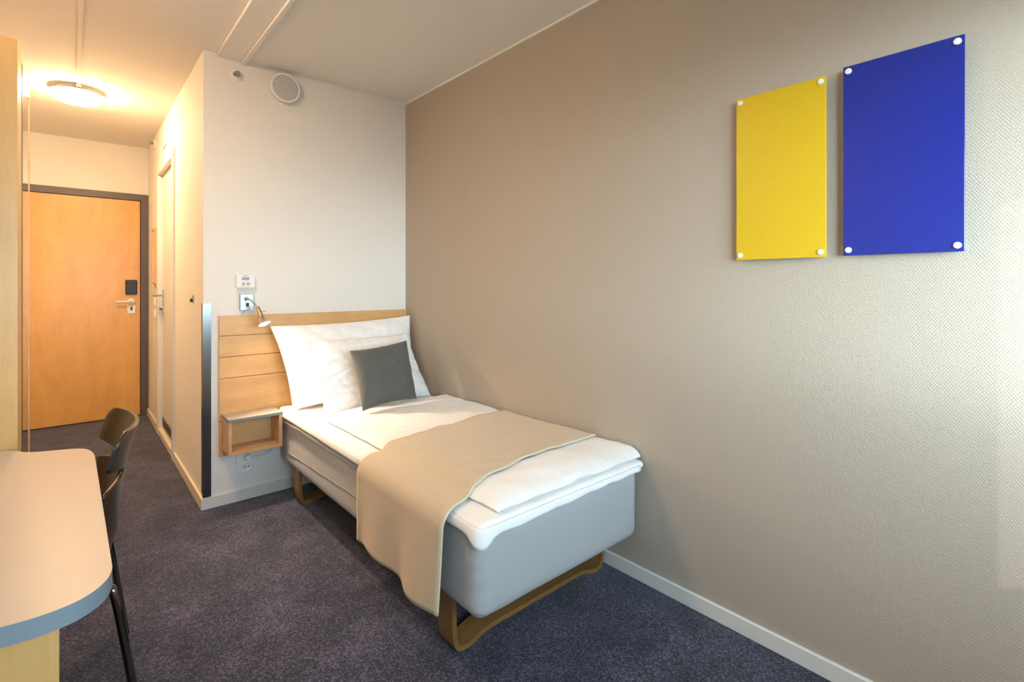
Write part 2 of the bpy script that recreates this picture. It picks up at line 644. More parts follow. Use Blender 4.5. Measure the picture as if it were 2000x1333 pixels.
box('window_sill', WX0, WX1, YW - 0.08, YW + 0.015, WZ0 - 0.02, WZ0, 'white_trim', w)
struct(box('ground', -40, 40, -60, YW - 2.0, -6.2, -6.0, 'asphalt'))

# baseboards
BBH = 0.06
bm = bmesh.new(); b_box(bm, XR - 0.014, XR, YW, YH, 0, BBH, 0.003, 1)
struct(obj('baseboard_right', bm, 'white_trim'))
bm = bmesh.new()
b_prism(bm, [(XC - 0.012, YH - 0.012), (XR - 0.014, YH - 0.012), (XR - 0.014, YH), (XC, YH)], 0, BBH)
struct(obj('baseboard_headboard', bm, 'white_trim'))
bm = bmesh.new()
b_prism(bm, [(XC - 0.012, YH - 0.012), (XC, YH), (XC, BD0 - 0.055), (XC - 0.012, BD0 - 0.055)], 0, BBH)
struct(obj('baseboard_corridor', bm, 'cream_trim'))
bm = bmesh.new(); b_box(bm, XC - 0.012, XC, BD1 + 0.055, YD, 0, BBH)
struct(obj('baseboard_corridor', bm, 'cream_trim'))

# ceiling joint and duct
struct(box('trim_1', XL, XC, 4.385, 4.392, ZC - 0.003, ZC, 'ceiling'))
bm = bmesh.new()
b_box(bm, 0.592, 0.712, YW + 0.02, YH, ZC - 0.016, ZC, 0.003, 1)
struct(obj('trim_2', bm, 'ceiling'))
bm = bmesh.new()
b_box(bm, 0.712, 0.735, YW + 0.02, YH, ZC - 0.026, ZC, 0.003, 1)
struct(obj('trim_3', bm, 'ceiling'))

struct(box('trim_4', XR - 0.006, XR, YW, YH, ZC - 0.010, ZC, 'ceiling'))

# ------------------------------------------------------------------ entrance door
d1 = bpy.data.objects.new('door_1', None)
d1.location = (0.02, YD, 0)
COL.objects.link(d1)
struct(d1)
LX0, LX1, LT = -0.41, 0.472, 1.995
bm = bmesh.new()
b_prism(bm, [(LX1, YD - 0.012), (ED1, YD - 0.012), (ED1, YD + 0.1), (LX1, YD + 0.1)], 0, LT + 0.003)
b_prism(bm, [(ED0, YD - 0.012), (LX0, YD - 0.012), (LX0, YD + 0.1), (ED0, YD + 0.1)], 0, LT + 0.003)
b_box(bm, ED0, ED1, YD - 0.012, YD + 0.1, LT + 0.003, EDT)
obj('door_frame', bm, 'frame_grey', d1)
bm = bmesh.new(); b_box(bm, LX0 + 0.003, LX1 - 0.004, YD + 0.006, YD + 0.05, 0.008, LT, 0.002, 1)
leaf = obj('door_leaf', bm, 'door_wood', d1)
yl = YD + 0.006
bm = bmesh.new(); b_box(bm, 0.358, 0.444, yl - 0.028, yl, 1.13, 1.262, 0.008, 3)
obj('card_reader', bm, 'black', d1)['label'] = 'black square card lock'
hp = lathe('door_handle', [(0.027, 0), (0.027, 0.010), (0.016, 0.014), (0.012, 0.05), (0.0, 0.055)], (0.402, yl, 1.064), (0, -1, 0), 'white_plastic', d1)
tube('lever', smooth_path([(0.402, yl - 0.046, 1.064), (0.372, yl - 0.052, 1.064), (0.292, yl - 0.050, 1.064)], 6), 0.009, 'white_plastic', hp)
bm = bmesh.new(); b_box(bm, 0.371, 0.433, yl - 0.008, yl, 0.952, 1.030, 0.003, 2)
esc = obj('escutcheon', bm, 'white_plastic', d1)
bm = bmesh.new(); b_box(bm, 0.396, 0.410, yl - 0.011, yl - 0.007, 0.982, 1.012, 0.003, 2)
obj('keyhole', bm, 'black', esc)

struct(box('light_block_hallway', XL, XC + 0.12, YD + 0.102, YD + 0.152, 0, ZC, 'white_wall'))  # added unseen backing, keeps sky light from leaking round the entrance door
struct(box('light_block_bathroom', XC + 0.122, XC + 0.172, 3.9, 5.3, 0, ZC, 'white_wall'))  # unseen panel put behind the bathroom door to stop sky light leaking in

# ------------------------------------------------------------------ bathroom door
d2 = bpy.data.objects.new('door_2', None)
d2.location = (XC, (BD0 + BD1) / 2, 0)
COL.objects.link(d2)
struct(d2)
bm = bmesh.new()
b_box(bm, XC - 0.014, XC + 0.1, BD0 - 0.05, BD0 + 0.02, 0.0, BDT + 0.035)
b_box(bm, XC - 0.014, XC + 0.1, BD1 - 0.02, BD1 + 0.05, 0.0, BDT + 0.035)
b_box(bm, XC - 0.014, XC + 0.1, BD0 + 0.02, BD1 - 0.02, BDT - 0.02, BDT + 0.035)
obj('door_frame', bm, 'white_trim', d2)
box('threshold', XC - 0.010, XC + 0.1, BD0 + 0.02, BD1 - 0.02, 0.0, 0.045, 'cream_trim', d2)
leaf2 = box('door_leaf', XC + 0.022, XC + 0.062, BD0 + 0.023, BD1 - 0.023, 0.05, BDT - 0.024, 'white_trim', d2)
g = box('vent_grille', XC + 0.014, XC + 0.022, 4.24, 4.93, 0.07, 0.145, 'steel', d2)
g['label'] = 'dark slotted ventilation grille'
for k in range(4):
    box('slot', XC + 0.0125, XC + 0.0145, 4.255, 4.915, 0.080 + k * 0.0155, 0.089 + k * 0.0155, 'black', g)
hp = box('handle_plate', XC + 0.014, XC + 0.022, 4.895, 4.93, 0.98, 1.18, 'steel', d2)
tube('lever', smooth_path([(XC + 0.016, 4.912, 1.132), (XC - 0.036, 4.912, 1.132), (XC - 0.045, 4.900, 1.132), (XC - 0.046, 4.80, 1.132)], 5), 0.008, 'steel', hp)
lathe('thumb_turn', [(0.014, 0), (0.014, 0.012), (0.008, 0.02), (0, 0.021)], (XC + 0.014, 4.912, 1.03), (-1, 0, 0), 'steel', hp, 16)

# ================================================================== FIXTURES ON THE WALLS
# corner guard
bm = bmesh.new()
b_prism(bm, [(XC - 0.004, YH - 0.004), (XC + 0.036, YH - 0.004), (XC + 0.036, YH), (XC, YH), (XC, YH + 0.036), (XC - 0.004, YH + 0.036)], BBH + 0.002, 1.117)
tag(obj('corner_guard', bm, 'guard_steel'), 'brushed steel guard strip wrapping the wall corner beside the headboard', 'corner guard')

# round air valve
vc = (0.943, YH, 2.383)
t = thing('air_valve', 'round white perforated air valve high on the white wall', 'vent', vc)
lathe('housing', [(0.070, 0.0), (0.078, 0.012), (0.086, 0.026), (0.086, 0.036), (0.080, 0.040), (0.074, 0.038)], vc, (0, -1, 0), 'white_plastic', t, 48)
lathe('grille_plate', [(0.075, 0.030), (0.074, 0.0385), (0.05, 0.041), (0.0, 0.042)], vc, (0, -1, 0), 'white_plastic', t, 48)
bm = bmesh.new()
for ring in range(1, 10):
    rr = ring * 0.0077
    cnt = max(6, int(2 * math.pi * rr / 0.0078))
    for i in range(cnt):
        a = 2 * math.pi * i / cnt
        yy = 0.0424 - 0.0035 * (rr / 0.075) ** 2
        b_lathe(bm, [(0.0026, 0.0), (0.0026, 0.0009), (0, 0.001)], (vc[0] + rr * math.cos(a), YH - yy + 0.0006, vc[2] + rr * math.sin(a)), (0, -1, 0), 6, cap=False)
pf = obj('perforations', bm, 'hole', t)
pf['kind'] = 'stuff'


def sprinkler(c, axis, label):
    t = thing('wall_sprinkler', label, 'sprinkler', c)
    lathe('rosette', [(0.033, 0), (0.033, 0.004), (0.024, 0.012), (0.018, 0.012), (0.018, 0.006), (0, 0.006)], c, axis, 'white_plastic', t, 32)
    ax = Vector(axis)
    lathe('nozzle', [(0.010, 0.004), (0.010, 0.018), (0.006, 0.022), (0.006, 0.034), (0.0, 0.034)], c, axis, 'steel', t, 16)
    lathe('deflector', [(0.0, 0.033), (0.014, 0.034), (0.014, 0.037), (0.0, 0.038)], c, axis, 'steel', t, 16)
    side = ax.cross(Vector((0, 0, 1)))
    for s in (-1, 1):
        p0 = Vector(c) + ax * 0.016 + side * 0.009 * s
        tube('frame_arm', smooth_path([p0, p0 + ax * 0.010 + side * 0.006 * s, Vector(c) + ax * 0.035 + side * 0.003 * s], 4), 0.002, 'steel', t, 6)
    bm = bmesh.new()
    b_lathe(bm, [(0.006, 0.0125), (0.006, 0.0185), (0, 0.0185)], Vector(c) + side * 0.010, axis, 10)
    obj('fuse_link', bm, 'black', t)


sprinkler((0.690, YH, 2.398), (0, -1, 0), 'small round sprinkler head on the white wall near the round valve')
sprinkler((XC, 5.25, 2.43), (-1, 0, 0), 'small sprinkler head high on the corridor wall past the bathroom door')

# thermostat
t = thing('thermostat', 'white wall thermostat with small purple display above the reading lamp', 'thermostat', (0.732, YH, 1.199))
bm = bmesh.new(); b_box(bm, 0.684, 0.780, YH - 0.024, YH, 1.200, 1.278, 0.004, 2)
body = obj('housing', bm, 'white_plastic', t)
box('display', 0.713, 0.750, YH - 0.0255, YH - 0.024, 1.245, 1.261, 'display', t)
box('button', 0.713, 0.729, YH - 0.0262, YH - 0.024, 1.216, 1.231, 'button_red', t)
box('button', 0.737, 0.753, YH - 0.0262, YH - 0.024, 1.216, 1.231, 'button_green', t)
box('printed_line', 0.720, 0.742, YH - 0.0246, YH - 0.024, 1.268, 1.2705, 'hole', t)
box('printed_line', 0.708, 0.757, YH - 0.0246, YH - 0.024, 1.208, 1.2095, 'button_red', t)

# reading lamp
t = thing('reading_lamp', 'small satin steel reading spotlight, lit, above the headboard', 'lamp', (0.740, YH, 1.073))
bm = bmesh.new(); b_box(bm, 0.704, 0.775, YH - 0.018, YH, 1.073, 1.168, 0.003, 2)
plate = obj('wall_plate', bm, 'steel', t)
bm = bmesh.new(); b_box(bm, 0.735, 0.750, YH - 0.023, YH - 0.018, 1.094, 1.115, 0.002, 1)
obj('switch', bm, 'black', plate)
lathe('arm_socket', [(0.010, 0), (0.010, 0.012), (0.006, 0.016), (0, 0.016)], (0.735, YH - 0.018, 1.140), (0, -1, 0), 'steel', plate, 16)
S0 = px(503, 601, 1, 3.005)
S1 = px(517, 634, 1, 2.955)
tube('arm', smooth_path([(0.735, YH - 0.03, 1.140), (0.738, 3.07, 1.138), (0.752, 3.03, 1.118), tuple(S0)], 8), 0.0042, 'steel', t, 10)
axd = (S1 - S0).normalized()
L = (S1 - S0).length
lathe('lamp_shade', [(0.0, -0.004), (0.011, -0.002), (0.0125, 0.0), (0.0125, L * 0.42), (0.0165, L * 0.60), (0.031, L * 0.97), (0.034, L),
                     (0.0325, L), (0.0295, L * 0.96), (0.0150, L * 0.62), (0.0, L * 0.55)], S0, axd, 'nickel', t, 32, cap=False)
lathe('bulb', [(0.0, L * 0.86), (0.024, L * 0.90), (0.028, L * 0.95), (0.022, L * 0.99), (0.0, L * 1.02)], S0, axd, 'bulb', t, 24, cap=False)
tube('focus_pin', [S0 + axd * L * 0.25 + Vector((0.012, 0, 0)), S0 + axd * L * 0.25 + Vector((0.032, -0.004, 0.0))], 0.0022, 'steel', t, 8)
tube('cord', smooth_path([(0.732, YH - 0.006, 1.075), (0.726, YH - 0.007, 1.062), (0.715, YH - 0.006, 1.046)], 5), 0.0022, 'steel', t, 8)
sd = bpy.data.lights.new('reading_spot', 'SPOT')
sd.energy = READING_WATTS
sd.spot_size = math.radians(108)
sd.spot_blend = 0.9
sd.shadow_soft_size = 0.018
sd.color = (1.0, 0.77, 0.53)
so = bpy.data.objects.new('reading_spot', sd)
COL.objects.link(so)
so.parent = t
so.location = S1 + axd * 0.012 - Vector(t.location)
so.rotation_euler = Vector((0.26, -0.58, -0.85)).to_track_quat('-Z', 'Y').to_euler()

# wall socket with its cord
t = thing('wall_socket', 'white double wall socket under the bedside shelf', 'socket', (0.729, YH, 0.160))
bm = bmesh.new(); b_box(bm, 0.688, 0.770, YH - 0.012, YH, 0.150, 0.272, 0.003, 2)
obj('cover_plate', bm, 'white_plastic', t)
for zz in (0.240, 0.186):
    r_ = lathe('socket_face', [(0.025, 0.012), (0.025, 0.0145), (0.022, 0.0145), (0.020, 0.013), (0, 0.013)], (0.740, YH, zz), (0, -1, 0), 'white_plastic', t, 32, cap=False)
    for sx in (-0.0095, 0.0095):
        lathe('pin_hole', [(0.0035, 0.0131), (0.0035, 0.0142), (0, 0.0142)], (0.740 + sx, YH, zz), (0, -1, 0), 'black', r_, 10)
lathe('plug', [(0.019, 0.014), (0.019, 0.03), (0.013, 0.045), (0, 0.047)], (0.742, YH, 0.243), (0, -1, 0), 'white_plastic', t, 20)
tag(tube('power_cord', smooth_path([(0.752, YH - 0.036, 0.243), (0.790, YH - 0.03, 0.236), (0.84, YH - 0.02, 0.238), (0.872, YH - 0.012, 0.258), (0.880, YH - 0.010, 0.292)], 8), 0.0045, 'white_plastic', None, 10),
    'pale cord looping from the socket up behind the headboard', 'cord')

# things on the corridor wall
t = thing('wall_hook', 'small dark metal hook plate on the cream corridor wall', 'hook', (XC, 3.43, 1.115))
bm = bmesh.new(); b_box(bm, XC - 0.006, XC, 3.416, 3.446, 1.112, 1.156, 0.002, 1)
obj('back_plate', bm, 'steel', t)
bm = bmesh.new(); b_box(bm, XC - 0.018, XC - 0.006, 3.421, 3.441, 1.117, 1.137, 0.003, 1)
obj('peg', bm, 'black', t)
t = thing('notice_board', 'thin brown-edged board hung flat on the wall past the bathroom door', 'board', (XC, 5.22, 1.24))
box('panel', XC - 0.012, XC, 5.13, 5.32, 1.24, 1.68, 'cream_trim', t)
bm = bmesh.new()
b_box(bm, XC - 0.018, XC, 5.115, 5.13, 1.225, 1.695)
b_box(bm, XC - 0.018, XC, 5.32, 5.335, 1.225, 1.695)
b_box(bm, XC - 0.018, XC, 5.13, 5.32, 1.225, 1.24)
b_box(bm, XC - 0.018, XC, 5.13, 5.32, 1.68, 1.695)
obj('frame', bm, 'shelf_wood', t)
for zz, lb in ((1.075, 'white light switch below the thin board, the upper of two'), (0.975, 'white light switch below the thin board, the lower of two')):
    t = thing('light_switch', lb, 'switch', (XC, 5.22, zz - 0.04), 'light switches past the bathroom door')
    bm = bmesh.new(); b_box(bm, XC - 0.011, XC, 5.18, 5.26, zz - 0.04, zz + 0.04, 0.003, 1)
    obj('cover_plate', bm, 'white_plastic', t)
    bm = bmesh.new(); b_box(bm, XC - 0.016, XC - 0.011, 5.195, 5.245, zz - 0.026, zz + 0.026, 0.002, 1)
    obj('rocker', bm, 'white_plastic', t)
t = thing('transfer_grille', 'white wall grille high above the bathroom door', 'vent', (XC, 4.62, 2.275))
bm = bmesh.new(); b_box(bm, XC - 0.012, XC, 4.53, 4.71, 2.275, 2.435, 0.003, 1)
obj('housing', bm, 'white_plastic', t)
for k in range(6):
    box('louvre', XC - 0.017, XC - 0.012, 4.545, 4.695, 2.290 + k * 0.023, 2.302 + k * 0.023, 'white_plastic', t)

# ceiling lamps
def ceiling_lamp(cx_, cy_, label, mat, side):
    t = thing('ceiling_lamp', label, 'ceiling lamp', (cx_, cy_, 2.404))
    lathe('base_plate', [(0.132, 0), (0.139, 0.001), (0.139, 0.006), (0.110, 0.012), (0.105, 0.034), (0.0, 0.034)], (cx_, cy_, ZC - 0.0345), (0, 0, 1), 'white_plastic', t, 40)
    lathe('opal_shade', [(0.0, 0.0), (0.07, 0.003), (0.105, 0.012), (0.126, 0.026), (0.136, 0.042), (0.137, 0.046), (0.134, 0.050), (0.116, 0.0525), (0.0, 0.053)], (cx_, cy_, 2.404), (0, 0, 1), mat, t, 48, cap=False)
    bm = bmesh.new(); b_box(bm, cx_ - 0.006, cx_ + 0.018, cy_ + side * 0.165 if side < 0 else cy_ + 0.12, cy_ - 0.12 if side < 0 else cy_ + 0.165, ZC - 0.020, ZC, 0.002, 1)
    obj('cable_entry', bm, 'white_plastic', t)


ceiling_lamp(0.02, 4.32, 'round opal glass ceiling lamp, lit, in the entrance corridor', 'opal', -1)
ceiling_lamp(0.02, 2.06, 'round opal glass ceiling lamp, lit, above the desk chair', 'opal_room', 1)
bm = bmesh.new(); b_box(bm, 0.016, 0.036, 2.226, 4.154, ZC - 0.010, ZC, 0.002, 1)
tag(obj('cable_trunking', bm, 'ceiling'), 'slim white cable trunking along the ceiling between the round lamps', 'trunking')

# ------------------------------------------------------------------ acrylic pictures
def picture(name, y0, y1, z0, z1, mat, label):
    t = thing(name, label, 'wall art', (XR, (y0 + y1) / 2, z0))
    xf = XR - 0.030
    bm = bmesh.new(); b_box(bm, xf, xf + 0.006, y0, y1, z0, z1, 0.0012, 2)
    obj('acrylic_panel', bm, mat, t)
    for yy in (y0 + 0.014, y1 - 0.014):
        for zz in (z0 + 0.016, z1 - 0.016):
            b = lathe('standoff', [(0.0062, 0), (0.0062, 0.0305), (0.0085, 0.0305), (0.0085, 0.0350), (0.007, 0.0362), (0, 0.0364)], (XR, yy, zz), (-1, 0, 0), 'white_plastic', t, 20)


picture('acrylic_picture', 0.512, 0.787, 1.304, 1.860, 'yellow', 'glossy yellow acrylic wall panel on white standoffs')
picture('acrylic_picture', 0.196, 0.467, 1.306, 1.868, 'blue', 'glossy blue acrylic wall panel on white standoffs')

# ================================================================== HEADBOARD AND SHELF
t = thing('headboard', 'birch plank headboard fixed low on the white wall behind the bed', 'headboard', (1.18, YH - 0.026, 0.274))
HX0, HX1 = 0.600, XR - 0.003
box('backing_board', HX0 + 0.004, HX1, YH - 0.010, YH - 0.001, 0.276, 1.044, 'shelf_wood', t)
for z0, z1 in ((0.274, 0.4665), (0.4695, 0.6995), (0.7025, 0.8175), (0.8205, 0.934), (0.937, 1.047)):
    bm = bmesh.new(); b_box(bm, HX0, HX1, YH - 0.026, YH - 0.010, z0, z1, 0.0015, 1)
    obj('plank', bm, 'birch', t)

SX0, SX1, SY0, SY1, SZ0, SZ1 = 0.612, 0.880, 2.950, YH - 0.027, 0.315, 0.508
t = thing('bedside_shelf', 'open wooden box shelf with grey top hung beside the bed', 'shelf', ((SX0 + SX1) / 2, SY1, SZ0))
bm = bmesh.new(); b_box(bm, SX0 - 0.002, SX1 + 0.002, SY0 - 0.003, SY1, SZ1 - 0.016, SZ1, 0.001, 1)
obj('top_board', bm, ['desk_top', 'grey_edge'], t)
tp = t.children[0]
for p in tp.data.polygons:
    if p.normal.z < 0.5:
        p.material_index = 1
box('side_panel', SX0, SX0 + 0.017, SY0, SY1, SZ0, SZ1 - 0.016, 'shelf_wood', t)
box('side_panel', SX1 - 0.017, SX1, SY0, SY1, SZ0, SZ1 - 0.016, 'shelf_wood', t)
box('bottom_board', SX0 + 0.017, SX1 - 0.017, SY0, SY1, SZ0, SZ0 + 0.017, 'shelf_wood', t)
box('back_panel', SX0 + 0.017, SX1 - 0.017, SY1 - 0.006, SY1, SZ0 + 0.017, SZ1 - 0.016, 'birch', t)

# ================================================================== BED
BX0, BX1, BY0, BY1, BZ0, BZ1 = 0.912, 1.740, 1.192, 3.095, 0.186, 0.474
t = thing('bed', 'single divan bed in a light grey sheet on bentwood loop legs', 'bed', ((BX0 + BX1) / 2, (BY0 + BY1) / 2, 0))
bm = bmesh.new()
b_rbox(bm, BX0, BX1, BY0, BY1, BZ0, BZ1, 0.045, 0.03)
for v in bm.verts:
    c = v.co
    n_ = fbm(c.x * 5 + c.y * 2, c.y * 5, c.z * 3) * 0.0022
    # gathers round the foot corner
    cd = math.hypot(c.x - BX0, c.y - BY0)
    g_ = math.exp(-(cd / 0.10) ** 2) * 0.0016 * math.sin(c.z * 210 + c.x * 40)
    nx = (c.x - (BX0 + BX1) / 2) / (BX1 - BX0) * 2
    ny = (c.y - (BY0 + BY1) / 2) / (BY1 - BY0) * 2
    if abs(nx) > 0.88:
        c.x += (n_ + g_) * (1 if nx > 0 else -1)
    if abs(ny) > 0.9:
        c.y += (n_ + g_) * (1 if ny > 0 else -1)
obj('mattress', bm, 'mattress', t, smooth=True)
tube('seam', [(BX0 - 0.0005, 3.03 - i * 0.055, 0.262 + 0.05 * (i / 20) ** 0.8 + 0.0015 * math.sin(i * 1.7)) for i in range(30)], 0.0022, 'crease', t, 6)


def loop_leg(y0, y1):
    """Bent laminated band: up the outside, curling along the floor, arched in the middle."""
    x0, x1 = 0.940, 1.716
    half = [(x0, BZ0 + 0.012), (x0, 0.12), (x0 + 0.003, 0.055), (x0 + 0.016, 0.018), (x0 + 0.042, 0.0085), (x0 + 0.075, 0.0125),
            (x0 + 0.115, 0.024), (x0 + 0.16, 0.0305), (x0 + 0.24, 0.032)]
    right = [(x0 + x1 - x, z) for x, z in half[::-1]]
    path = smooth_path([(x, 0, z) for x, z in half + right], 6)
    th = 0.0085
    bm = bmesh.new()
    rows = []
    for i, p in enumerate(path):
        tg = (path[min(i + 1, len(path) - 1)] - path[max(i - 1, 0)]).normalized()
        nn = Vector((-tg.z, 0, tg.x))
        rows.append([bm.verts.new((p.x + s * nn.x * th, y, max(0.0, p.z + s * nn.z * th))) for s, y in ((-1, y0), (1, y0), (1, y1), (-1, y1))])
    for a, b in zip(rows, rows[1:]):
        for k in range(4):
            j = (k + 1) % 4
            bm.faces.new((a[k], a[j], b[j], b[k]))
    bm.faces.new(rows[0][::-1]); bm.faces.new(rows[-1])
    o = obj('leg_loop', bm, 'leg_wood', t, smooth=True)
    auto_sharp(o, 50)


loop_leg(1.355, 1.440)
loop_leg(2.830, 2.915)

# topper in a white sheet
TX0, TX1, TY0, TY1, TZ0, TZ1 = 0.905, 1.748, 1.170, 3.098, 0.4755, 0.507
bm = bmesh.new()
b_rbox(bm, TX0, TX1, TY0, TY1, TZ0, TZ1, 0.022, 0.022)
for v in bm.verts:
    c = v.co
    if c.z > TZ0 + 0.004:
        w_ = fbm(c.x * 9, c.y * 9, 1.0) * 0.0035
        c.z += w_ - 0.002
        ef = max(0.0, 1 - (c.y - TY0) / 0.05)
        el = max(0.0, 1 - (c.x - TX0) / 0.05)
        c.y -= ef * (0.004 + 0.004 * noise.noise((c.x * 9, 0, 0)))
        c.x -= el * (0.003 + 0.002 * noise.noise((c.y * 4, 3, 0)))
tag(obj('mattress_topper', bm, 'linen', smooth=True), 'thin mattress topper in a white fitted sheet on the grey bed', 'topper')
topper = bpy.data.objects['mattress_topper']
# the loose sheet edge hanging over the mattress rim, lower at the foot corner
bm = bmesh.new()
path = []
yy = 3.07
while yy > TY0 + 0.03:
    path.append((TX0 - 0.005, yy, (-1, 0))); yy -= 0.018
for i in range(9):
    a = math.pi / 2 * i / 8
    cx_, cy_ = TX0 + 0.025, TY0 + 0.025
    path.append((cx_ - 0.030 * math.cos(a), cy_ - 0.030 * math.sin(a), (-math.cos(a), -math.sin(a))))
xx = TX0 + 0.04
while xx < TX1 - 0.03:
    path.append((xx, TY0 - 0.005, (0, -1))); xx += 0.018
rows = []
for i, (x, y, nrm) in enumerate(path):
    cdist = math.hypot(x - TX0, y - TY0)
    drop = 0.010 + (0.002 if nrm == (-1, 0) else 0.007) * fbm(x * 7, y * 7, 3) + 0.028 * math.exp(-(cdist / 0.032) ** 2)
    if nrm == (0, -1):
        drop -= 0.012 * (x - TX0) / (TX1 - TX0)
    col = []
    for k in range(6):
        f_ = k / 5
        z = TZ1 - 0.010 - f_ * (TZ1 - 0.010 - TZ0 + drop)
        amp = 0.0015 if nrm == (-1, 0) else 0.006
        off = 0.004 + 0.006 * math.sin(f_ * 2.2) + amp * f_ * fbm(x * 11, y * 11, 4.0) + 0.008 * f_ * math.exp(-(cdist / 0.04) ** 2)
        col.append(bm.verts.new((x + nrm[0] * off, y + nrm[1] * off, z)))
    rows.append(col)
for a, b in zip(rows, rows[1:]):
    for k in range(5):
        bm.faces.new((a[k], a[k + 1], b[k + 1], b[k]))
sk = obj('sheet_edge', bm, 'linen', topper, smooth=True)
so_ = sk.modifiers.new('thick', 'SOLIDIFY'); so_.thickness = 0.003; so_.offset = 1

# duvet
DX0, DX1, DY0, DY1, DZ0 = 0.985, 1.745, 1.188, 2.60, 0.510


def duvet_top(x, y):
    e = min((x - DX0) / 0.09, (y - DY0) / 0.10, (DX1 + 0.03 - x) / 0.06, 1.0)
    e = max(e, 0.0)
    puff = math.sqrt(max(0.0, 1 - (1 - e) ** 2))
    wr = 0.0040 * fbm(x * 5 + 1.3 * y, y * 4.0, 2.0) + 0.0016 * math.sin((y + 0.35 * x) * 62) * max(0, noise.noise((x * 3, y * 3, 7)) + 0.25)
    de = min(x - DX0, y - DY0)
    wr += 0.0050 * noise.noise(((y if x - DX0 < y - DY0 else x) * 26, de * 6, 4)) * math.exp(-((de - 0.03) / 0.05) ** 2)
    bump_ = 0.012 * math.exp(-((y - 1.33) / 0.16) ** 2)
    rg = 0.0
    for q in range(3):
        cu, su = math.cos(0.4 + q * 0.9), math.sin(0.4 + q * 0.9)
        rd = 1 - abs(noise.noise(((x * cu + y * su) * 4.5, (-x * su + y * cu) * 2.0 + q * 5, 3.0 + q)))
        rg += max(0.0, rd - 0.82) / 0.18
    return DZ0 + 0.007 + (0.024 + bump_) * puff + (wr * 1.4 - 0.0035 * min(rg, 1.5)) * puff


bm = bmesh.new()
nx, ny = 44, 96
top = []
for i in range(nx + 1):
    row = []
    for j in range(ny + 1):
        fx = i / nx; fy = j / ny
        fx = 0.5 - 0.5 * math.cos(math.pi * fx) if False else fx
        x = DX0 + (DX1 - DX0) * fx
        y = DY0 + (DY1 - DY0) * fy
        # wandering edges
        if i == 0:
            x += 0.006 * noise.noise((y * 7, 1, 0))
        if j == 0:
            y += 0.008 * noise.noise((x * 9, 2, 0))
        row.append(bm.verts.new((x, y, duvet_top(x, y))))
    top.append(row)
for i in range(nx):
    for j in range(ny):
        bm.faces.new((top[i][j], top[i + 1][j], top[i + 1][j + 1], top[i][j + 1]))
rim = [top[i][0] for i in range(nx + 1)] + [top[nx][j] for j in range(1, ny + 1)] + [top[i][ny] for i in range(nx - 1, -1, -1)] + [top[0][j] for j in range(ny - 1, 0, -1)]
low = []
for v in rim:
    c = v.co
    ix = 0.006 if abs(c.x - DX0) < 0.02 else 0.0
    iy = 0.006 if abs(c.y - DY0) < 0.02 else 0.0
    low.append(bm.verts.new((c.x + ix, c.y + iy, DZ0)))
n_ = len(rim)
for i in range(n_):
    bm.faces.new((rim[i], low[i], low[(i + 1) % n_], rim[(i + 1) % n_]))
bm.faces.new(low)
duvet = obj('duvet', bm, 'linen', smooth=True)
tag(duvet, 'white cotton duvet spread flat over the bed under the beige throw', 'duvet')
auto_sharp(duvet, 75)

# beige throw: from the wall over the bed and down the open side
bm = bmesh.new()
NS, NW = 90, 44
LTOP = 1.738 - 0.872
LHANG = 0.262
rows = []


def bed_top(x, y):
    zt = TZ1 + 0.003
    if x > DX0 - 0.03 and y > DY0:
        f_ = min(1.0, max(0.0, (x - (DX0 - 0.03)) / 0.05))
        f_ = f_ * f_ * (3 - 2 * f_)
        zt = zt + (duvet_top(max(x, DX0 + 0.002), y) - zt) * f_
    return zt


for i in range(NS + 1):
    s = (LTOP + LHANG + 0.05) * i / NS
    row = []
    for j in range(NW + 1):
        w_ = j / NW
        tx = min(s / LTOP, 1.0)
        # edges of the throw on the bed: front and rear y as a function of how far from the wall
        yf = 1.415 + 0.02 * math.sin(tx * 3.0) - 0.115 * tx ** 1.7
        yr = 2.035 - 0.09 * tx - 0.03 * tx ** 3
        y = yf + (yr - yf) * w_
        hang_len = (LHANG + 0.05) * (0.93 + 0.015 * math.sin(w_ * 7.0 + 0.5) + 0.02 * (1 - w_))
        if s <= LTOP:
            x = 1.738 - s
            z = bed_top(x, y) + 0.008 + 0.002 * fbm(x * 6, y * 6, 11)
            d_ = (x - 0.872) / 0.05
            if d_ < 1:
                z -= 0.020 * (1 - d_) ** 2
        else:
            d = (s - LTOP) / (LHANG + 0.05)
            dz = d * hang_len
            fold = (0.5 - 0.5 * math.cos(w_ * 2 * math.pi * 2.0 + 0.6)) * 0.032 + 0.010 * math.sin(w_ * 5.2 + 1.0) + 0.010
            bend = min(dz / 0.035, 1.0)
            x = 0.872 - 0.013 * math.sin(bend * math.pi / 2) - fold * d ** 1.2 * 0.75
            z = bed_top(0.9, y) - 0.012 - dz + 0.010 * (1 - math.cos(bend * math.pi / 2)) * 0
            y += 0.012 * d * math.sin(w_ * 9) - 0.010 * d + (0.5 - w_) * 0.03 * d
        row.append(bm.verts.new((x, y, z)))
    rows.append(row)
for i in range(NS):
    for j in range(NW):
        bm.faces.new((rows[i][j], rows[i + 1][j], rows[i + 1][j + 1], rows[i][j + 1]))
edge_f = [rows[i][0].co.copy() for i in range(NS + 1)]
edge_r = [rows[i][NW].co.copy() for i in range(NS + 1)]
edge_b = [rows[NS][j].co.copy() for j in range(NW + 1)]
throw = obj('throw_blanket', bm, 'blanket', smooth=True)
tag(throw, 'beige woven throw blanket laid across the bed, hanging over its side', 'blanket')
sm = throw.modifiers.new('thick', 'SOLIDIFY'); sm.thickness = 0.006; sm.offset = 1
for e_ in (edge_f, edge_r, edge_b):
    tube('hem', e_, 0.0042, 'blanket_hem', throw, 8)


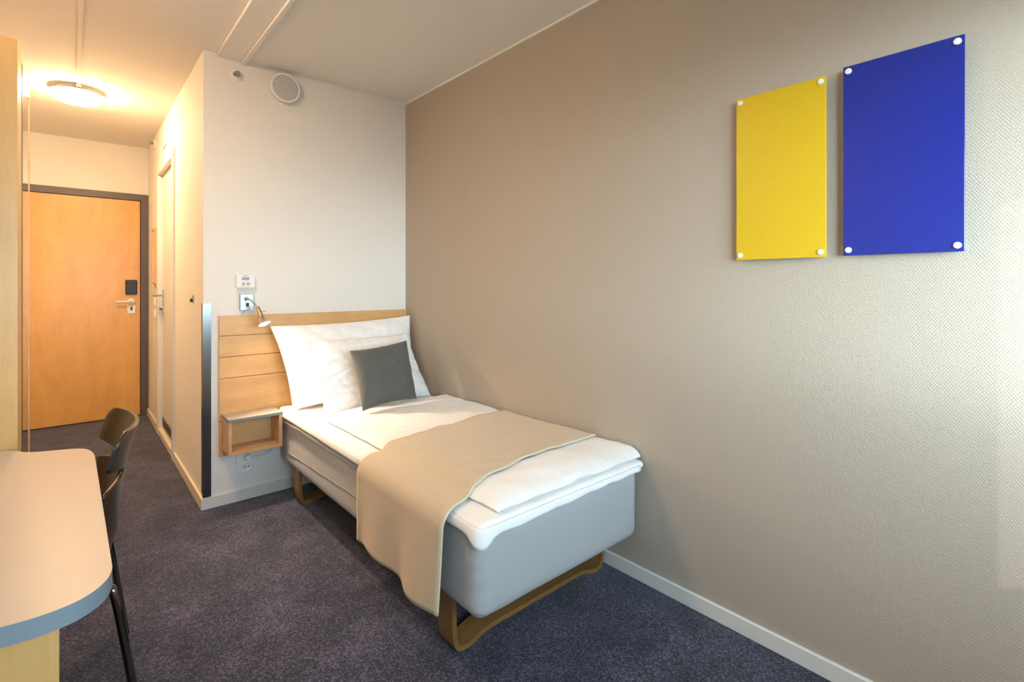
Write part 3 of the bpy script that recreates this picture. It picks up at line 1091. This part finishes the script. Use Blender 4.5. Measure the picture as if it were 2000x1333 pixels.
# ------------------------------------------------------------------ pillows
def pillow(name, BL, BR, TR, TL, thick, mat, label, cat, seed, n=84, wr=0.010, pinch=0.07, flange=0.0, sag=0.0, group=None, dent=0.0, crease=0.009):
    BL, BR, TR, TL = [Vector(p) for p in (BL, BR, TR, TL)]
    nrm = ((BR - BL).cross(TL - BL)).normalized()
    if nrm.y > 0:
        nrm = -nrm
    W = (BR - BL).length
    H = (TL - BL).length
    bm = bmesh.new()

    def pt(u, v, side):
        # pull the middles of the sides in, leaving pointed corners
        uu = u * (1 - pinch * (1 - v * v) * abs(u) ** 3)
        vv = v * (1 - pinch * 1.2 * (1 - u * u) * abs(v) ** 3)
        a, b = (uu + 1) / 2, (vv + 1) / 2
        p = BL * (1 - a) * (1 - b) + BR * a * (1 - b) + TR * a * b + TL * (1 - a) * b
        fu = max(0.0, 1 - abs(u / (1 - flange)) ** 2.6) if abs(u) < 1 - flange else 0
        fv = max(0.0, 1 - abs(v / (1 - flange)) ** 2.6) if abs(v) < 1 - flange else 0
        h = (fu * fv) ** 0.52
        # belly lower than the middle (stuffing settles)
        h *= 1 + sag * (-v) * 0.5
        k = 0.0
        if side > 0:
            k = wr * (fbm(u * 1.6 + seed, v * 1.6, seed) * 0.6 + 0.8 * noise.noise((u * 3.2 + v * 2.2 + seed, (v - u) * 1.1, seed + 3)))
            edge_w = wr * 0.55 * math.sin((u * W * 38 if abs(v) > abs(u) else v * H * 38) + seed) * (max(abs(u), abs(v)) ** 6) * (1 - max(abs(u), abs(v)) ** 14)
            for q in range(4):
                a_ = 0.5 + q * 0.8 + seed
                cu, su = math.cos(a_), math.sin(a_)
                lu, lv = u * cu + v * su, -u * su + v * cu
                rd = 1 - abs(noise.noise((lu * 2.6 + seed, lv * 0.9 + q * 7, seed + q)))
                k -= crease * (max(0.0, rd - 0.80) / 0.20) ** 2 * (0.3 + 0.7 * max(abs(u), abs(v)))
            k = k * (0.25 + 0.75 * h) + edge_w
            k -= dent * math.exp(-((u + 0.1) / 0.5) ** 2 - ((v - 0.55) / 0.3) ** 2)
        p = p + nrm * (thick * (0.62 if side > 0 else 0.38) * h * side * 1.0 + k * (1 if h > 0.001 else 0.25))
        return p
    grids = {}
    for side in (1, -1):
        g_ = []
        for i in range(n + 1):
            row = []
            for j in range(n + 1):
                u = -math.cos(math.pi * i / n) * 0.55 + (2 * i / n - 1) * 0.45
                v = -math.cos(math.pi * j / n) * 0.55 + (2 * j / n - 1) * 0.45
                if side < 0 and (i in (0, n) or j in (0, n)):
                    row.append(grids[1][i][j])
                else:
                    row.append(bm.verts.new(pt(u, v, side)))
            g_.append(row)
        grids[side] = g_
        for i in range(n):
            for j in range(n):
                f_ = (g_[i][j], g_[i + 1][j], g_[i + 1][j + 1], g_[i][j + 1])
                bm.faces.new(f_ if side > 0 else f_[::-1])
    o = obj(name, bm, mat, smooth=True)
    tag(o, label, cat, group)
    return o


pillow('pillow', (0.925, 2.915, 0.515), (1.725, 2.915, 0.519), px(806, 616, 1, 3.03) - Vector((0.02, 0, 0)), px(527, 637, 1, 3.035),
       0.135, 'linen', 'large white pillow leaning against the wooden headboard', 'pillow', 3.1, wr=0.012, pinch=0.05, sag=0.35)
pillow('pillow', (1.01, 2.680, 0.515), (1.69, 2.695, 0.519), px(795, 652, 1, 2.88), px(606, 665, 1, 2.88),
       0.13, 'linen', 'white pillow propped between the large pillow and the grey cushion', 'pillow', 8.4, wr=0.012, pinch=0.05, sag=0.3)
pillow('cushion', px(708, 804, 1, 2.485), px(814, 779, 1, 2.515), px(794, 665, 1, 2.66), px(683, 686, 1, 2.66),
       0.11, 'cushion', 'square charcoal grey cushion leaning on the white pillows', 'cushion', 1.7, wr=0.006, pinch=0.06, crease=0.0)

# ================================================================== LEFT SIDE: DESK, WARDROBE, CHAIR
DZ = 0.73
outline = [(0.051, 1.125), (0.050, 1.098), (0.043, 1.069), (0.028, 1.043), (0.006, 1.024), (-0.020, 1.016), (-0.048, 1.014), (-0.079, 1.018),
           (-0.16, 1.035), (-0.30, 1.06), (-0.50, 1.085), (XL + 0.002, 1.10), (XL + 0.002, 2.092), (-0.162, 2.092), (-0.123, 2.062), (-0.107, 2.036), (-0.078, 2.014),
           (-0.039, 1.998), (0.001, 1.981), (0.026, 1.957), (0.040, 1.915), (0.0465, 1.85)]
t = thing('desk', 'rounded desk with pale laminate top and grey edge beside the wardrobe', 'desk', (-0.35, 1.55, 0))
bm = bmesh.new()
def rounded(pts):
    out = []
    n = len(pts)
    for i in range(n):
        p0, p1, p2, p3 = [Vector((*pts[(i + k) % n], 0)) for k in (-1, 0, 1, 2)]
        straight = (p2 - p1).length > 0.13
        m = 1 if straight else 5
        for k in range(m):
            u_ = k / m
            l1, l2, l0 = (p2 - p1).length, (p3 - p2).length, (p1 - p0).length
            t1 = (p2 - p0) * (l1 / max(1e-6, l0 + l1)); t2 = (p3 - p1) * (l1 / max(1e-6, l1 + l2))
            h = (2 * u_ ** 3 - 3 * u_ ** 2 + 1) * p1 + (u_ ** 3 - 2 * u_ ** 2 + u_) * t1 + (-2 * u_ ** 3 + 3 * u_ ** 2) * p2 + (u_ ** 3 - u_ ** 2) * t2
            out.append((h.x, h.y))
    return out


b_prism(bm, rounded(outline), DZ - 0.030, DZ)
auto_sharp(obj('desk_top', bm, ['desk_top', 'grey_edge'], t, smooth=True), 30)
for p in t.children[0].data.polygons:
    if abs(p.normal.z) < 0.5:
        p.material_index = 1
bm = bmesh.new(); b_box(bm, XL + 0.03, -0.018, 1.150, 1.175, 0, DZ - 0.030, 0.001, 1)
obj('support_panel', bm, 'birch_v', t)
box('back_rail', XL + 0.03, XL + 0.048, 1.175, 2.085, 0.40, DZ - 0.030, 'birch_v', t)

WY0, WY1, WXF, WZT = 2.100, 2.66, -0.125, 1.955
t = thing('wardrobe', 'tall birch wardrobe with mirrored sliding front at the end of the desk', 'wardrobe', (-0.44, 2.4, 0))
box('side_panel', -0.190, WXF, WY0, WY0 + 0.022, 0, WZT, 'birch_v', t)
dr = box('door', XL + 0.012, -0.1935, WY0, WY0 + 0.020, 0.05, WZT - 0.002, 'birch_v', t)
box('painted_gap_shade', -0.194, -0.188, WY0 + 0.0205, WY0 + 0.0215, 0.05, WZT - 0.01, 'black', t)  # black strip standing in for the shade inside the door seam
box('corner_post', -0.16, WXF, WY0 + 0.022, 2.255, 0, WZT, 'birch_v', t)
bm = bmesh.new()
b_box(bm, XL + 0.012, -0.165, WY0 + 0.022, WY1, 0, WZT - 0.03)
obj('carcass', bm, 'birch_v', t)
box('top_panel', XL + 0.012, WXF - 0.001, WY0 + 0.022, WY1, WZT - 0.03, WZT, 'birch_v', t)
box('door_track', -0.165, -0.135, 2.255, WY1, 0, WZT - 0.03, 'black', t)
box('edge_profile', -0.150, WXF + 0.001, 2.256, 2.284, 0, WZT - 0.02, 'black', t)
md = box('mirror_door', -0.135, WXF - 0.002, 2.285, WY1 - 0.02, 0.03, WZT - 0.03, 'mirror', t)
box('end_profile', -0.140, WXF, WY1 - 0.02, WY1, 0, WZT, 'shelf_wood', t)
hz0, hz1 = 1.225, 1.435
ha = tube('handle', smooth_path([(-0.208, WY0, hz0), (-0.208, WY0 - 0.026, hz0 + 0.004), (-0.208, WY0 - 0.028, hz0 + 0.03), (-0.208, WY0 - 0.028, hz1 - 0.03), (-0.208, WY0 - 0.026, hz1 - 0.004), (-0.208, WY0, hz1)], 5), 0.006, 'nickel', dr, 10)

# chair: one-piece plywood shell with waist notches on chrome legs
CY = 1.912
t = thing('chair', 'dark brown plywood chair with chrome legs pushed in at the desk', 'chair', (0.0, CY, 0))
prof = smooth_path([(-0.30, 0, 0.440), (-0.26, 0, 0.455), (-0.12, 0, 0.450), (0.02, 0, 0.438), (0.075, 0, 0.452), (0.103, 0, 0.50), (0.113, 0, 0.58),
                    (0.122, 0, 0.66), (0.138, 0, 0.74), (0.158, 0, 0.815)], 9)


def half_width(p):
    z, x = p.z, p.x
    if z < 0.47:
        w_ = 0.205 - 0.038 * min(1.0, max(0.0, (-x - 0.02) / 0.09)) - 0.03 * max(0, (-x - 0.2) / 0.1) ** 2
        return w_
    w_ = 0.205
    w_ -= 0.095 * math.exp(-((z - 0.688) / 0.021) ** 4)
    if z > 0.775:
        w_ -= 0.022 * ((z - 0.775) / 0.04) ** 2.5
    return w_


bm = bmesh.new()
NA = 22
rows = []
prof2 = []
for i in range(len(prof) - 1):
    sub = 3 if prof[i].z > 0.62 else 1
    for k in range(sub):
        prof2.append(prof[i].lerp(prof[i + 1], k / sub))
prof2.append(prof[-1])
for p in prof2:
    hw = half_width(p)
    row = []
    for j in range(NA + 1):
        a = -1 + 2 * j / NA
        y = a * hw
        rel = y / 0.205
        c_ = 0.052 * min(1.0, max(0.0, (p.z - 0.452) / 0.04)) * abs(rel) ** 2.2
        zz = p.z + (0.006 * abs(rel) ** 2 if p.z < 0.47 else 0)
        row.append(bm.verts.new((p.x - c_, CY + y, zz)))
    rows.append(row)
for a, b in zip(rows, rows[1:]):
    for j in range(NA):
        bm.faces.new((a[j], a[j + 1], b[j + 1], b[j]))
sh = obj('seat_shell', bm, ['chair_wood', 'dark_chrome'], t, smooth=True)
sm = sh.modifiers.new('ply', 'SOLIDIFY'); sm.thickness = 0.011; sm.offset = 0; sm.material_offset_rim = 0
# black strips painting in the reflection along the plywood wing edges
for s in (-1, 1):
    for za, zb in ((0.716, 0.785), (0.50, 0.655)):
        pth = []
        for k in range(9):
            z = za + (zb - za) * k / 8
            pp = min(prof2, key=lambda q: abs(q.z - z) + (0 if q.z > 0.47 else 9))
            hw = half_width(pp)
            rel = hw / 0.205
            c_ = 0.052 * min(1.0, max(0.0, (pp.z - 0.452) / 0.04)) * rel ** 2.2
            pth.append((pp.x - c_, CY + s * (hw + 0.001), pp.z))
        bm = bmesh.new()
        rws = [[bm.verts.new((x + dx, y + s * dy, z)) for dx, dy in ((-0.005, 0), (0.004, 0), (0.004, 0.003), (-0.005, 0.003))] for x, y, z in pth]
        for A, B in zip(rws, rws[1:]):
            for k in range(4):
                j = (k + 1) % 4
                bm.faces.new((A[k], A[j], B[j], B[k]))
        bm.faces.new(rws[0][::-1]); bm.faces.new(rws[-1])
        obj('edge_reflection_strip', bm, 'black', t)
for s in (-1, 1):
    yy = CY + s * 0.262
    tube('leg', smooth_path([(0.045, CY + s * 0.19, 0.434), (0.080, CY + s * 0.245, 0.434), (0.094, yy, 0.405), (0.122, CY + s * 0.272, 0.22), (0.150, CY + s * 0.280, 0.004)], 7), 0.010, 'dark_chrome', t, 12)
    tube('leg', smooth_path([(-0.20, CY + s * 0.15, 0.434), (-0.225, CY + s * 0.160, 0.430), (-0.235, CY + s * 0.163, 0.40), (-0.250, CY + s * 0.166, 0.2), (-0.262, CY + s * 0.17, 0.004)], 7), 0.010, 'dark_chrome', t, 12)
    tube('seat_rail', [(0.045, CY + s * 0.19, 0.434), (-0.20, CY + s * 0.15, 0.434)], 0.010, 'chrome', t, 12)
t.rotation_euler = (0, 0, 0.0)
t.location.x -= 0.012
